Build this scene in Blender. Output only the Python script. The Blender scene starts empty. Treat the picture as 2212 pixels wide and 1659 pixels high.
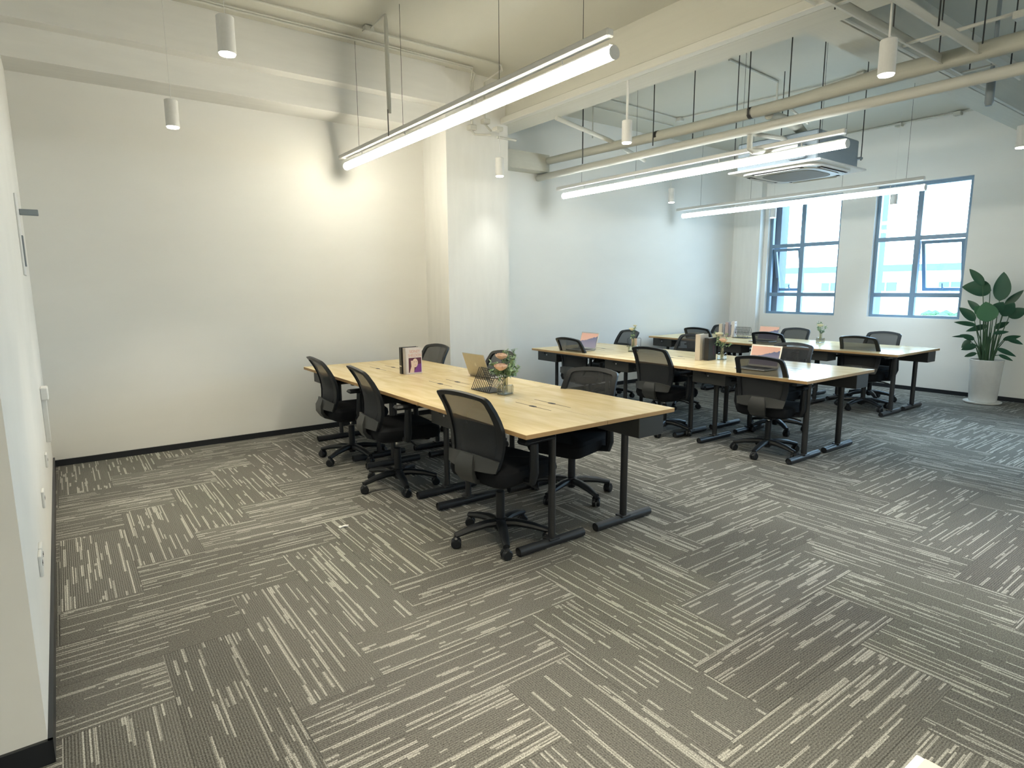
import bpy, bmesh, math, random
from mathutils import Vector, Matrix
PI = math.pi
random.seed(7)
S = bpy.context.scene
COL = S.collection

# ------------------------------------------------------------------ camera
cam_d = bpy.data.cameras.new('camera'); cam = bpy.data.objects.new('camera', cam_d); COL.objects.link(cam)
S.camera = cam
yaw, pit, rol = math.radians(36.4436), math.radians(8.945), math.radians(-0.29957)
fw = Vector((math.sin(yaw)*math.cos(pit), math.cos(yaw)*math.cos(pit), -math.sin(pit)))
r0 = Vector((math.cos(yaw), -math.sin(yaw), 0)); u0 = r0.cross(fw)
cr = r0*math.cos(rol)+u0*math.sin(rol); cu = -r0*math.sin(rol)+u0*math.cos(rol)
M4 = Matrix((cr, cu, -fw)).transposed().to_4x4(); M4.translation = Vector((0, 0, 1.5))
cam.matrix_world = M4
cam_d.sensor_width = 36; cam_d.lens = 1316.78/2212*36; cam_d.clip_end = 300; cam_d.clip_start = .02

# ------------------------------------------------------------------ world, exposure
S.view_settings.view_transform = 'Standard'; S.view_settings.look = 'None'
S.view_settings.gamma = 1; S.view_settings.use_curve_mapping = False
S.view_settings.exposure = 0.38
W = bpy.data.worlds.new('world'); S.world = W; W.use_nodes = True
nt = W.node_tree
bg = nt.nodes['Background']
SKY = 13.0
tc = nt.nodes.new('ShaderNodeTexCoord'); sx = nt.nodes.new('ShaderNodeSeparateXYZ')
rp = nt.nodes.new('ShaderNodeValToRGB')
nt.links.new(tc.outputs['Generated'], sx.inputs[0]); nt.links.new(sx.outputs['Z'], rp.inputs[0])
rp.color_ramp.elements[0].position = 0.0; rp.color_ramp.elements[0].color = (.56, .80, 1, 1)
rp.color_ramp.elements[1].position = .6; rp.color_ramp.elements[1].color = (.40, .70, 1, 1)
nt.links.new(rp.outputs[0], bg.inputs[0]); bg.inputs[1].default_value = SKY
S.cycles.max_bounces = 8; S.cycles.diffuse_bounces = 6; S.cycles.glossy_bounces = 3
S.cycles.transparent_max_bounces = 24; S.cycles.transmission_bounces = 4
S.cycles.sample_clamp_indirect = 4; S.cycles.caustics_reflective = False; S.cycles.caustics_refractive = False
S.cycles.use_denoising = True

WARM = (1.0, .90, .70); NEUTRAL = (.97, .97, .90); COOL = (.66, .86, 1.0)
TUBE = 40.0      # radiance of the linear diffusers
SPOTW = 60.0     # watts per downlight

# windows, the last three unseen and added for daylight (y0, y1, z0, z1) in the wall x = 9.9
WIN = [(4.79, 6.00, 1.03, 2.93), (3.10, 4.30, 1.03, 2.95), (.35, 1.55, 1.03, 2.95), (-1.35, -.15, 1.03, 2.95), (-3.2, -2.0, 1.03, 2.95)]
def portal(i, w):
    d = bpy.data.lights.new('window_portal', 'AREA'); d.shape = 'RECTANGLE'
    d.size = w[3]-w[2]; d.size_y = w[1]-w[0]; d.cycles.is_portal = True
    o = bpy.data.objects.new('window_portal', d); COL.objects.link(o)
    o.location = (10.12, (w[0]+w[1])/2, (w[2]+w[3])/2); o.rotation_euler = (0, math.radians(90), 0)
for i, w in enumerate(WIN): portal(i, w)

# ------------------------------------------------------------------ materials
def mat(name, col=(.8, .8, .8), rough=.5, metal=0, **k):
    m = bpy.data.materials.new(name); m.use_nodes = True
    b = m.node_tree.nodes['Principled BSDF']
    b.inputs['Base Color'].default_value = (*col, 1); b.inputs['Roughness'].default_value = rough
    b.inputs['Metallic'].default_value = metal
    for a, v in k.items(): b.inputs[a.replace('_', ' ')].default_value = v
    # faint procedural variation so that no surface is perfectly flat
    n = m.node_tree
    no = n.nodes.new('ShaderNodeTexNoise'); no.inputs['Scale'].default_value = 9; no.inputs['Detail'].default_value = 3
    mx = n.nodes.new('ShaderNodeMix'); mx.data_type = 'RGBA'; mx.blend_type = 'MULTIPLY'; mx.inputs[0].default_value = .12
    mx.inputs[6].default_value = (*col, 1)
    n.links.new(no.outputs['Fac'], mx.inputs[7]); n.links.new(mx.outputs[2], b.inputs['Base Color'])
    return m
def bump(m, scale, strength, dist=.002, detail=4):
    n = m.node_tree; b = n.nodes['Principled BSDF']
    no = n.nodes.new('ShaderNodeTexNoise'); no.inputs['Scale'].default_value = scale; no.inputs['Detail'].default_value = detail
    tcn = n.nodes.new('ShaderNodeTexCoord'); n.links.new(tcn.outputs['Object'], no.inputs['Vector'])
    bp = n.nodes.new('ShaderNodeBump'); bp.inputs['Strength'].default_value = strength; bp.inputs['Distance'].default_value = dist
    n.links.new(no.outputs['Fac'], bp.inputs['Height']); n.links.new(bp.outputs[0], b.inputs['Normal'])
    return m
def emis(name, col, s):
    m = bpy.data.materials.new(name); m.use_nodes = True; n = m.node_tree
    n.nodes.remove(n.nodes['Principled BSDF']); e = n.nodes.new('ShaderNodeEmission')
    e.inputs[0].default_value = (*col, 1); e.inputs[1].default_value = s
    n.links.new(e.outputs[0], n.nodes['Material Output'].inputs[0]); return m
def glass(name, tint=(1, 1, 1), refl=.08):
    m = bpy.data.materials.new(name); m.use_nodes = True; n = m.node_tree
    n.nodes.remove(n.nodes['Principled BSDF'])
    t = n.nodes.new('ShaderNodeBsdfTransparent'); t.inputs[0].default_value = (*tint, 1)
    g = n.nodes.new('ShaderNodeBsdfGlossy'); g.inputs['Roughness'].default_value = .02
    lw = n.nodes.new('ShaderNodeLayerWeight'); lw.inputs[0].default_value = .25
    ml = n.nodes.new('ShaderNodeMath'); ml.operation = 'MULTIPLY_ADD'; ml.inputs[1].default_value = .7; ml.inputs[2].default_value = refl*.3
    mx = n.nodes.new('ShaderNodeMixShader')
    n.links.new(lw.outputs['Fresnel'], ml.inputs[0]); n.links.new(ml.outputs[0], mx.inputs[0])
    n.links.new(t.outputs[0], mx.inputs[1]); n.links.new(g.outputs[0], mx.inputs[2])
    n.links.new(mx.outputs[0], n.nodes['Material Output'].inputs[0]); return m
def mesh_fabric(name, col, see):
    m = bpy.data.materials.new(name); m.use_nodes = True; n = m.node_tree
    b = n.nodes['Principled BSDF']; b.inputs['Base Color'].default_value = (*col, 1); b.inputs['Roughness'].default_value = .7
    t = n.nodes.new('ShaderNodeBsdfTransparent'); mx = n.nodes.new('ShaderNodeMixShader'); mx.inputs[0].default_value = 1-see
    n.links.new(t.outputs[0], mx.inputs[1]); n.links.new(b.outputs[0], mx.inputs[2])
    n.links.new(mx.outputs[0], n.nodes['Material Output'].inputs[0]); return m

M = {}
M['wall'] = bump(mat('wall_paint', (.84, .83, .79), .75), 60, .12)
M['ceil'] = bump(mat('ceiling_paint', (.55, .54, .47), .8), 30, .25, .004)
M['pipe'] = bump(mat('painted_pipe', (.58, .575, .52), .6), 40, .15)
M['insul'] = bump(mat('pipe_insulation', (.5, .495, .43), .75), 25, .5, .006)
M['base'] = mat('black_baseboard', (.012, .014, .018), .35)
M['blackmetal'] = bump(mat('black_powder_coat', (.016, .018, .021), .42), 300, .1, .0005)
M['blackplastic'] = mat('black_plastic', (.009, .011, .014), .4, Specular_IOR_Level=.35)
M['greyplastic'] = mat('dark_grey_plastic', (.028, .030, .030), .45)
M['seatfab'] = bump(mat('black_fabric', (.005, .006, .008), .9, Specular_IOR_Level=.2), 400, .3, .001)
M['chrome'] = mat('chrome', (.7, .7, .7), .15, 1)
M['meshfab'] = mesh_fabric('black_mesh_fabric', (.014, .017, .021), .16)
M['lumbar'] = mesh_fabric('dense_lumbar_mesh', (.009, .011, .014), .10)
M['whitemetal'] = mat('white_powder_coat', (.75, .745, .72), .35)
M['tube'] = [emis('warm_lamp_diffuser', (1.0, .93, .76), TUBE*1.0), emis('neutral_lamp_diffuser', (.90, .97, .97), TUBE*.58), emis('cool_lamp_diffuser', (.70, .88, 1.0), TUBE*.42)]
M['spotlens'] = emis('downlight_lens', (1, .95, .85), 14)
M['reflector'] = mat('reflector', (.6, .6, .6), .2, 1)
M['winframe'] = mat('glare_tinted_window_frame', (.17, .27, .38), .35)  # dark grey frame, with the window glare's blue haze put into its colour
M['pane'] = glass('window_glass')
M['vglass'] = glass('vase_glass', (.93, .93, .86), .4)
M['alu'] = mat('aluminium', (.62, .6, .56), .3, .9)
M['keys'] = mat('laptop_keys', (.02, .02, .02), .5)
M['white'] = mat('white_plastic', (.8, .8, .78), .35)
M['potwhite'] = mat('white_ceramic', (.74, .75, .74), .25)
M['soil'] = bump(mat('soil', (.03, .02, .015), .95), 80, .8, .01)
M['leaf'] = mat('dark_green_leaf', (.025, .085, .05), .38)
M['leaf2'] = mat('mid_green_leaf', (.05, .16, .08), .4)
M['stem'] = mat('green_stem', (.035, .09, .04), .5)
M['euc'] = mat('eucalyptus_leaf', (.32, .46, .26), .6)
M['peach'] = mat('peach_petal', (.9, .62, .47), .6)
M['cream'] = mat('cream_petal', (.85, .8, .58), .6)
M['wire'] = mat('dark_wire', (.03, .028, .025), .4, .5)
M['paper'] = mat('book_paper', (.72, .68, .6), .8)
M['bookwhite'] = mat('book_cover_white', (.78, .72, .7), .4)
M['bookblack'] = mat('book_cover_black', (.02, .02, .022), .35)
M['bookbeige'] = mat('book_cover_beige', (.62, .55, .46), .5)
M['bookmauve'] = mat('book_cover_mauve', (.45, .36, .37), .5)
M['pink'] = mat('rose_print', (.72, .38, .32), .5)
M['purple'] = mat('purple_print', (.16, .04, .27), .5)
M['darkred'] = mat('wine_print', (.1, .02, .05), .5)
M['skin'] = mat('face_print', (.85, .66, .55), .5)
M['dot'] = mat('silver_lock', (.6, .6, .6), .3, 1)
M['acmetal'] = mat('grey_sheet_metal', (.2, .235, .26), .5, .1)
M['acgrille'] = bump(mat('grille_grey', (.3, .32, .34), .6), 200, .5, .002)
M['slot'] = mat('dark_slot', (.03, .03, .03), .8)
M['wood_edge'] = None
M['blackrod'] = mat('dark_rod', (.04, .04, .04), .5, .3)
M['outwall'] = mat('white_render_wall', (.46, .44, .42), .8)
M['outfin'] = mat('bluish_stone', (.13, .16, .19), .8)
M['outroof'] = mat('green_roof_edge', (.06, .12, .10), .6)
M['outglass'] = mat('far_window_glass', (.05, .11, .15), .3)
M['outtree'] = bump(mat('foliage', (.06, .12, .05), .9), 5, 1, .3)
M['ground'] = mat('pale_ground', (.5, .5, .48), .9)
M['card'] = mat('kraft_card', (.62, .46, .36), .7)

def wood():
    m = bpy.data.materials.new('birch_top'); m.use_nodes = True; n = m.node_tree; b = n.nodes['Principled BSDF']
    t = n.nodes.new('ShaderNodeTexCoord'); mp = n.nodes.new('ShaderNodeMapping'); mp.inputs['Scale'].default_value = (9, 1.6, 9)
    oi = n.nodes.new('ShaderNodeObjectInfo'); 
    ad = n.nodes.new('ShaderNodeVectorMath'); ad.operation = 'MULTIPLY_ADD'
    n.links.new(t.outputs['Object'], mp.inputs[0])
    n.links.new(mp.outputs[0], ad.inputs[0]); ad.inputs[1].default_value = (1, 1, 1); n.links.new(oi.outputs['Location'], ad.inputs[2])
    a = n.nodes.new('ShaderNodeTexNoise'); a.inputs['Scale'].default_value = 1.6; a.inputs['Detail'].default_value = 6; a.inputs['Distortion'].default_value = .5
    n.links.new(ad.outputs[0], a.inputs['Vector'])
    r = n.nodes.new('ShaderNodeValToRGB')
    r.color_ramp.elements[0].position = .3; r.color_ramp.elements[0].color = (.70, .54, .285, 1)
    r.color_ramp.elements[1].position = .7; r.color_ramp.elements[1].color = (.85, .70, .42, 1)
    n.links.new(a.outputs['Fac'], r.inputs[0]); n.links.new(r.outputs[0], b.inputs['Base Color'])
    b.inputs['Roughness'].default_value = .2; b.inputs['Specular IOR Level'].default_value = .1
    return m
M['wood'] = wood()
M['edge'] = bump(mat('plywood_edge', (.40, .25, .11), .6), 120, .3)

def carpet():
    m = bpy.data.materials.new('carpet_planks'); m.use_nodes = True; n = m.node_tree; b = n.nodes['Principled BSDF']
    L = n.links
    def mth(op, a, c=None, d=None):
        x = n.nodes.new('ShaderNodeMath'); x.operation = op
        for i, v in enumerate((a, c, d)):
            if v is None: continue
            if isinstance(v, (int, float)): x.inputs[i].default_value = v
            else: L.new(v, x.inputs[i])
        return x.outputs[0]
    def comb(a, c, d):
        x = n.nodes.new('ShaderNodeCombineXYZ')
        for i, v in enumerate((a, c, d)):
            if isinstance(v, (int, float)): x.inputs[i].default_value = v
            else: L.new(v, x.inputs[i])
        return x.outputs[0]
    def wn(v):
        x = n.nodes.new('ShaderNodeTexWhiteNoise'); x.noise_dimensions = '3D'; L.new(v, x.inputs['Vector']); return x.outputs['Value']
    def noise(v, sc, det=0):
        x = n.nodes.new('ShaderNodeTexNoise'); x.inputs['Scale'].default_value = sc; x.inputs['Detail'].default_value = det
        L.new(v, x.inputs['Vector']); return x.outputs['Fac']
    def mix(f, a, c):  # float mix
        return mth('ADD', mth('MULTIPLY', a, mth('SUBTRACT', 1, f)), mth('MULTIPLY', c, f))
    g = n.nodes.new('ShaderNodeNewGeometry'); s = n.nodes.new('ShaderNodeSeparateXYZ'); L.new(g.outputs['Position'], s.inputs[0])
    X, Y = s.outputs['X'], s.outputs['Y']
    U = .34
    u = mth('DIVIDE', mth('SUBTRACT', X, .21), U); v = mth('DIVIDE', mth('SUBTRACT', Y, 2.40), U)
    i = mth('FLOOR', u); j = mth('FLOOR', v)
    k = mth('FLOORED_MODULO', mth('SUBTRACT', i, j), 6)
    isx = mth('GREATER_THAN', k, 2.5)
    along = mix(isx, Y, X); across = mix(isx, X, Y)
    ida = mth('SUBTRACT', i, mth('MULTIPLY', isx, k)); idb = mth('ADD', j, mth('MULTIPLY', mth('SUBTRACT', 1, isx), k))
    pid = mth('ADD', mth('MULTIPLY', ida, 13.37), mth('MULTIPLY', idb, 7.77))
    pid = mth('ADD', pid, mth('MULTIPLY', isx, 3.1))
    def dashes(width, ls, thr, seed):
        lane = mth('FLOOR', mth('DIVIDE', across, width))
        ph = mth('MULTIPLY', wn(comb(lane, pid, seed)), 50)
        nv = noise(comb(mth('ADD', mth('MULTIPLY', along, ls), ph), mth('MULTIPLY', lane, 3.71), mth('ADD', pid, seed)), 1.0, 0)
        return mth('GREATER_THAN', nv, thr)
    d1 = dashes(.0085, 1.5, .675, 1.0); d2 = dashes(.0125, 3.0, .735, 5.0); d3 = dashes(.007, 2.2, .70, 9.0)
    d = mth('MAXIMUM', mth('MAXIMUM', d1, d2), d3)
    # soft larger mottling, plank to plank value shift, yarn speckle
    pv = wn(comb(pid, 2.2, 4.4))
    sp = noise(comb(mth('MULTIPLY', X, 1), mth('MULTIPLY', Y, 1), 0.0), 190, 2)
    big = noise(comb(X, Y, 0.0), 1.3, 2)
    rib = mth('SINE', mth('MULTIPLY', across, 2*PI/.0095))
    val = mth('ADD', .80, mth('MULTIPLY', pv, .16)); val = mth('ADD', val, mth('MULTIPLY', mth('SUBTRACT', sp, .5), 2.2))
    val = mth('ADD', val, mth('MULTIPLY', mth('SUBTRACT', big, .5), .25))
    val = mth('ADD', val, mth('MULTIPLY', rib, .16))
    c = n.nodes.new('ShaderNodeMix'); c.data_type = 'RGBA'; L.new(d, c.inputs[0])
    c.inputs[6].default_value = (.150, .148, .134, 1); c.inputs[7].default_value = (.385, .38, .345, 1)
    c2 = n.nodes.new('ShaderNodeVectorMath'); c2.operation = 'SCALE'; L.new(c.outputs[2], c2.inputs[0]); L.new(val, c2.inputs['Scale'])
    # dark seam between planks
    fu = mth('FRACT', u); fv = mth('FRACT', v)
    eu = mth('MINIMUM', fu, mth('SUBTRACT', 1, fu)); ev = mth('MINIMUM', fv, mth('SUBTRACT', 1, fv))
    eacr = mix(isx, eu, ev)
    seam = mth('LESS_THAN', eacr, .006)
    c3 = n.nodes.new('ShaderNodeVectorMath'); c3.operation = 'SCALE'; L.new(c2.outputs[0], c3.inputs[0]); L.new(mth('SUBTRACT', 1, mth('MULTIPLY', seam, .35)), c3.inputs['Scale'])
    L.new(c3.outputs[0], b.inputs['Base Color']); b.inputs['Roughness'].default_value = .95
    b.inputs['Specular IOR Level'].default_value = .15
    bp = n.nodes.new('ShaderNodeBump'); bp.inputs['Strength'].default_value = .7; bp.inputs['Distance'].default_value = .0022
    L.new(mth('ADD', rib, mth('MULTIPLY', sp, 1.5)), bp.inputs['Height']); L.new(bp.outputs[0], b.inputs['Normal'])
    return m
M['carpet'] = carpet()

def screen():
    m = bpy.data.materials.new('laptop_screen'); m.use_nodes = True; n = m.node_tree; b = n.nodes['Principled BSDF']; L = n.links
    t = n.nodes.new('ShaderNodeTexCoord'); s = n.nodes.new('ShaderNodeSeparateXYZ'); L.new(t.outputs['Object'], s.inputs[0])
    # object space: y across, z up the lid (0 .. .21)
    no = n.nodes.new('ShaderNodeTexNoise'); no.inputs['Scale'].default_value = 14; no.inputs['Detail'].default_value = 6
    cx = n.nodes.new('ShaderNodeCombineXYZ'); L.new(s.outputs['Y'], cx.inputs[0]); L.new(cx.outputs[0], no.inputs['Vector'])
    def mth(op, a, c, d=None):
        x = n.nodes.new('ShaderNodeMath'); x.operation = op
        for i, v in enumerate((a, c, d)):
            if v is None: continue
            if isinstance(v, (int, float)): x.inputs[i].default_value = v
            else: L.new(v, x.inputs[i])
        return x.outputs[0]
    ridge = mth('ADD', mth('MULTIPLY', no.outputs['Fac'], .07), mth('MULTIPLY', s.outputs['Y'], -.28))
    ridge = mth('ADD', ridge, .09)
    below = mth('LESS_THAN', s.outputs['Z'], mth('ADD', ridge, 0.0))
    sky = n.nodes.new('ShaderNodeValToRGB'); L.new(mth('MULTIPLY', s.outputs['Z'], 5), sky.inputs[0])
    sky.color_ramp.elements[0].color = (.75, .5, .42, 1); sky.color_ramp.elements[1].color = (.72, .42, .33, 1)
    mt = n.nodes.new('ShaderNodeValToRGB'); L.new(mth('MULTIPLY', s.outputs['Z'], 6), mt.inputs[0])
    mt.color_ramp.elements[0].color = (.38, .33, .42, 1); mt.color_ramp.elements[1].color = (.12, .14, .25, 1)
    mx = n.nodes.new('ShaderNodeMix'); mx.data_type = 'RGBA'; L.new(below, mx.inputs[0]); L.new(sky.outputs[0], mx.inputs[6]); L.new(mt.outputs[0], mx.inputs[7])
    L.new(mx.outputs[2], b.inputs['Base Color']); b.inputs['Roughness'].default_value = .12
    L.new(mx.outputs[2], b.inputs['Emission Color']); b.inputs['Emission Strength'].default_value = .18
    return m
M['screen'] = screen()

# ------------------------------------------------------------------ mesh helpers
class MB:
    def __init__(s): s.v = []; s.f = []; s.m = []; s.cur = 0
    def add(s, vs, fs):
        o = len(s.v); s.v += [tuple(v) for v in vs]; s.f += [tuple(i+o for i in f) for f in fs]; s.m += [s.cur]*len(fs); return s
    def box(s, c, d, rz=0, bev=0, rot=None):
        x, y, z = d[0]/2, d[1]/2, d[2]/2
        R = rot if rot else Matrix.Rotation(rz, 3, 'Z')
        if bev > 0:
            e = min(bev, x*.98, y*.98, z*.98); vs = []
            for sx in (-1, 1):
                for sy in (-1, 1):
                    for sz in (-1, 1):
                        vs += [(sx*x, sy*(y-e), sz*(z-e)), (sx*(x-e), sy*y, sz*(z-e)), (sx*(x-e), sy*(y-e), sz*z)]
            bm = bmesh.new()
            for p in vs: bm.verts.new(p)
            r = bmesh.ops.convex_hull(bm, input=bm.verts); bm.verts.index_update()
            fs = [[v.index for v in f.verts] for f in bm.faces]; V = [v.co.copy() for v in bm.verts]; bm.free()
        else:
            V = [Vector((a*x, b*y, cc*z)) for a in (-1, 1) for b in (-1, 1) for cc in (-1, 1)]
            fs = [(0, 1, 3, 2), (4, 6, 7, 5), (0, 4, 5, 1), (2, 3, 7, 6), (0, 2, 6, 4), (1, 5, 7, 3)]
        return s.add([R @ v + Vector(c) for v in V], fs)
    def bb(s, x0, x1, y0, y1, z0, z1, bev=0):
        return s.box(((x0+x1)/2, (y0+y1)/2, (z0+z1)/2), (x1-x0, y1-y0, z1-z0), 0, bev)
    def tube(s, path, r, n=10, cap=True, flat=1.0):
        P = [Vector(p) for p in path]; rings = []
        rr = r if isinstance(r, (list, tuple)) else [r]*len(P)
        up = None
        for i, p in enumerate(P):
            t = (P[min(i+1, len(P)-1)]-P[max(i-1, 0)]).normalized()
            if up is None:
                up = Vector((0, 0, 1)) if abs(t.z) < .9 else Vector((1, 0, 0))
            a = t.cross(up).normalized(); b = a.cross(t).normalized(); up = b
            rings.append([p + a*math.cos(q)*rr[i] + b*math.sin(q)*rr[i]*flat for q in [2*PI*k/n for k in range(n)]])
        vs = [v for r_ in rings for v in r_]; fs = []
        for i in range(len(P)-1):
            for k in range(n):
                fs.append((i*n+k, i*n+(k+1) % n, (i+1)*n+(k+1) % n, (i+1)*n+k))
        if cap: fs.append(tuple(range(n))[::-1]); fs.append(tuple((len(P)-1)*n+k for k in range(n)))
        return s.add(vs, fs)
    def lathe(s, prof, c=(0, 0, 0), n=24, ax='Z', closed=False):
        vs = []; fs = []; c = Vector(c)
        for r, z in prof:
            for k in range(n):
                a = 2*PI*k/n; p = (r*math.cos(a), r*math.sin(a), z)
                if ax == 'X': p = (p[2], p[0], p[1])
                if ax == 'Y': p = (p[0], p[2], p[1])
                vs.append(c+Vector(p))
        for i in range(len(prof)-1):
            for k in range(n): fs.append((i*n+k, i*n+(k+1) % n, (i+1)*n+(k+1) % n, (i+1)*n+k))
        if closed:
            i = len(prof)-1
            for k in range(n): fs.append((i*n+k, i*n+(k+1) % n, (k+1) % n, k))
        else:
            if prof[0][0] > 1e-6: fs.append(tuple(range(n))[::-1])
            if prof[-1][0] > 1e-6: fs.append(tuple((len(prof)-1)*n+k for k in range(n)))
        return s.add(vs, fs)
    def grid(s, fn, nu, nv, thick=0, back=None):
        vs = [Vector(fn(i/nu, j/nv)) for j in range(nv+1) for i in range(nu+1)]; w = nu+1
        fs = [(j*w+i, j*w+i+1, (j+1)*w+i+1, (j+1)*w+i) for j in range(nv) for i in range(nu)]
        if thick:
            nn = len(vs); nor = []
            for j in range(nv+1):
                for i in range(nu+1):
                    a = vs[j*w+min(i+1, nu)]-vs[j*w+max(i-1, 0)]; b = vs[min(j+1, nv)*w+i]-vs[max(j-1, 0)*w+i]
                    c = a.cross(b); nor.append(c.normalized() if c.length > 1e-12 else Vector((0, 0, 1)))
            vs2 = [v-nor[k]*thick for k, v in enumerate(vs)]
            fs2 = [tuple(q+nn for q in f[::-1]) for f in fs]
            e = []
            for i in range(nu): e.append((i+1, i, i+nn, i+1+nn)); k = nv*w; e.append((k+i, k+i+1, k+i+1+nn, k+i+nn))
            for j in range(nv): e.append((j*w, (j+1)*w, (j+1)*w+nn, j*w+nn)); e.append(((j+1)*w+nu, j*w+nu, j*w+nu+nn, (j+1)*w+nu+nn))
            vs += vs2; fs += fs2+e
        return s.add(vs, fs)
    def prism(s, poly, z0, z1):
        n = len(poly); vs = [(x, y, z0) for x, y in poly]+[(x, y, z1) for x, y in poly]
        fs = [tuple(range(n))[::-1], tuple(range(n, 2*n))]+[(k, (k+1) % n, (k+1) % n+n, k+n) for k in range(n)]
        return s.add(vs, fs)
    def xf(s, Mx, start=0):
        for i in range(start, len(s.v)): s.v[i] = tuple(Mx @ Vector(s.v[i]))
        return s
    def build(s, name, ms, parent=None, smooth=True, loc=None):
        me = bpy.data.meshes.new(name); me.from_pydata(s.v, [], s.f)
        if not isinstance(ms, (list, tuple)): ms = [ms]
        for q in ms: me.materials.append(q)
        if len(ms) > 1:
            for p, i in zip(me.polygons, s.m): p.material_index = i
        me.validate(); me.update()
        bm = bmesh.new(); bm.from_mesh(me); bmesh.ops.recalc_face_normals(bm, faces=bm.faces)
        for e in bm.edges: e.smooth = not (len(e.link_faces) == 2 and e.calc_face_angle(0) > .6)
        for f in bm.faces: f.smooth = smooth
        bm.to_mesh(me); bm.free()
        o = bpy.data.objects.new(name, me); COL.objects.link(o)
        if parent: o.parent = parent
        if loc: o.location = loc
        return o
def B(*a, **k): return MB().box(*a, **k)
def BB(*a, **k): return MB().bb(*a, **k)
def T(*a, **k): return MB().tube(*a, **k)
def tag(o, label=None, cat=None, group=None, kind=None):
    if label: o['label'] = label
    if cat: o['category'] = cat
    if group: o['group'] = group
    if kind: o['kind'] = kind
    return o
def empty(name, loc=(0, 0, 0), rz=0, *a, **k):
    o = bpy.data.objects.new(name, None); o.empty_display_size = .1; COL.objects.link(o)
    o.location = loc; o.rotation_euler = (0, 0, rz); return tag(o, *a, **k)
def copy_tree(o, parent=None):
    kids = [c for c in bpy.data.objects if c.parent == o]
    c = o.copy(); COL.objects.link(c); c.parent = parent
    for ch in kids: copy_tree(ch, c)
    return c
def struct(o): o['kind'] = 'structure'; return o

# ------------------------------------------------------------------ room shell
ZC = 3.8
XL, XR, YB, YB2, Y0 = -.16, 9.9, 6.43, 6.58, -4.6
struct(BB(-3.6, XR+.3, Y0-.2, YB2+.2, -.12, 0).build('floor', M['carpet']))
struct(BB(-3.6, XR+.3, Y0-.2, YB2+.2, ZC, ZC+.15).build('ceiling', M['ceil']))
struct(BB(-3.6, XL, 2.30, YB+.15, 0, ZC).build('wall_left', M['wall']))
w = MB(); w.bb(XL, 3.6, YB, YB+.2, 0, ZC); w.bb(3.6, XR+.3, YB2, YB2+.2, 0, ZC); struct(w.build('wall_back', M['wall']))
struct(BB(3.51, 4.33, 5.92, YB2+.1, 0, ZC).build('wall_pillar', M['wall']))
struct(BB(9.76, XR+.05, 6.07, YB2+.05, 0, ZC).build('wall_pier', M['wall']))
w = MB(); ys = [Y0-.2]
for q in sorted(WIN, key=lambda q: q[0]):
    w.bb(XR, XR+.22, ys[-1], q[0], 0, ZC); w.bb(XR, XR+.22, q[0], q[1], 0, q[2]); w.bb(XR, XR+.22, q[0], q[1], q[3], ZC); ys.append(q[1])
w.bb(XR, XR+.22, ys[-1], YB2+.2, 0, ZC); struct(w.build('wall_right', M['wall'], smooth=False))
struct(BB(-3.6, XR+.2, Y0-.2, Y0, 0, ZC).build('wall_front', M['wall']))
struct(BB(-3.75, -3.6, Y0-.2, 2.5, 0, ZC).build('wall_side', M['wall']))
# black skirting
b = .055; t = .014
struct(BB(XL, XL+t, 2.30-t, YB, 0, b+.025).build('baseboard_left', M['base']))
struct(BB(-3.6, XL+t, 2.30-t, 2.30, 0, b+.025).build('baseboard_end', M['base']))
w = MB(); w.bb(XL+t, 3.51, YB-t, YB, 0, b); w.bb(4.33, 9.76, YB2-t, YB2, 0, b); struct(w.build('baseboard_back', M['base']))
w = MB(); w.bb(3.51-t, 3.51, 5.92-t, YB-t, 0, b); w.bb(3.51, 4.33+t, 5.92-t, 5.92, 0, b); w.bb(4.33, 4.33+t, 5.92, YB2-t, 0, b); struct(w.build('baseboard_pillar', M['base']))
w = MB(); w.bb(9.76-t, 9.76, 6.07-t, YB2-t, 0, b); w.bb(9.76, XR, 6.07-t, 6.07, 0, b); w.bb(XR-t, XR, Y0, 6.07-t, 0, b); struct(w.build('baseboard_right', M['base']))
# ceiling beams
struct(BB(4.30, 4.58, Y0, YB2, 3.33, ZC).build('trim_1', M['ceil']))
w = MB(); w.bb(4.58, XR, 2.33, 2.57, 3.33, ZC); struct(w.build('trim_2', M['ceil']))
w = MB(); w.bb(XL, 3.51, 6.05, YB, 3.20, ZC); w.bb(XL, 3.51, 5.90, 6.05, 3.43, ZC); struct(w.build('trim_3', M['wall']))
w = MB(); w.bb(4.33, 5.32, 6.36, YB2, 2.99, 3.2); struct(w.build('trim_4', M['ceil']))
struct(BB(4.22, 4.30, Y0, 5.92, 3.33, 3.40, bev=.006).build('trim_5', M['pipe']))

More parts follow.
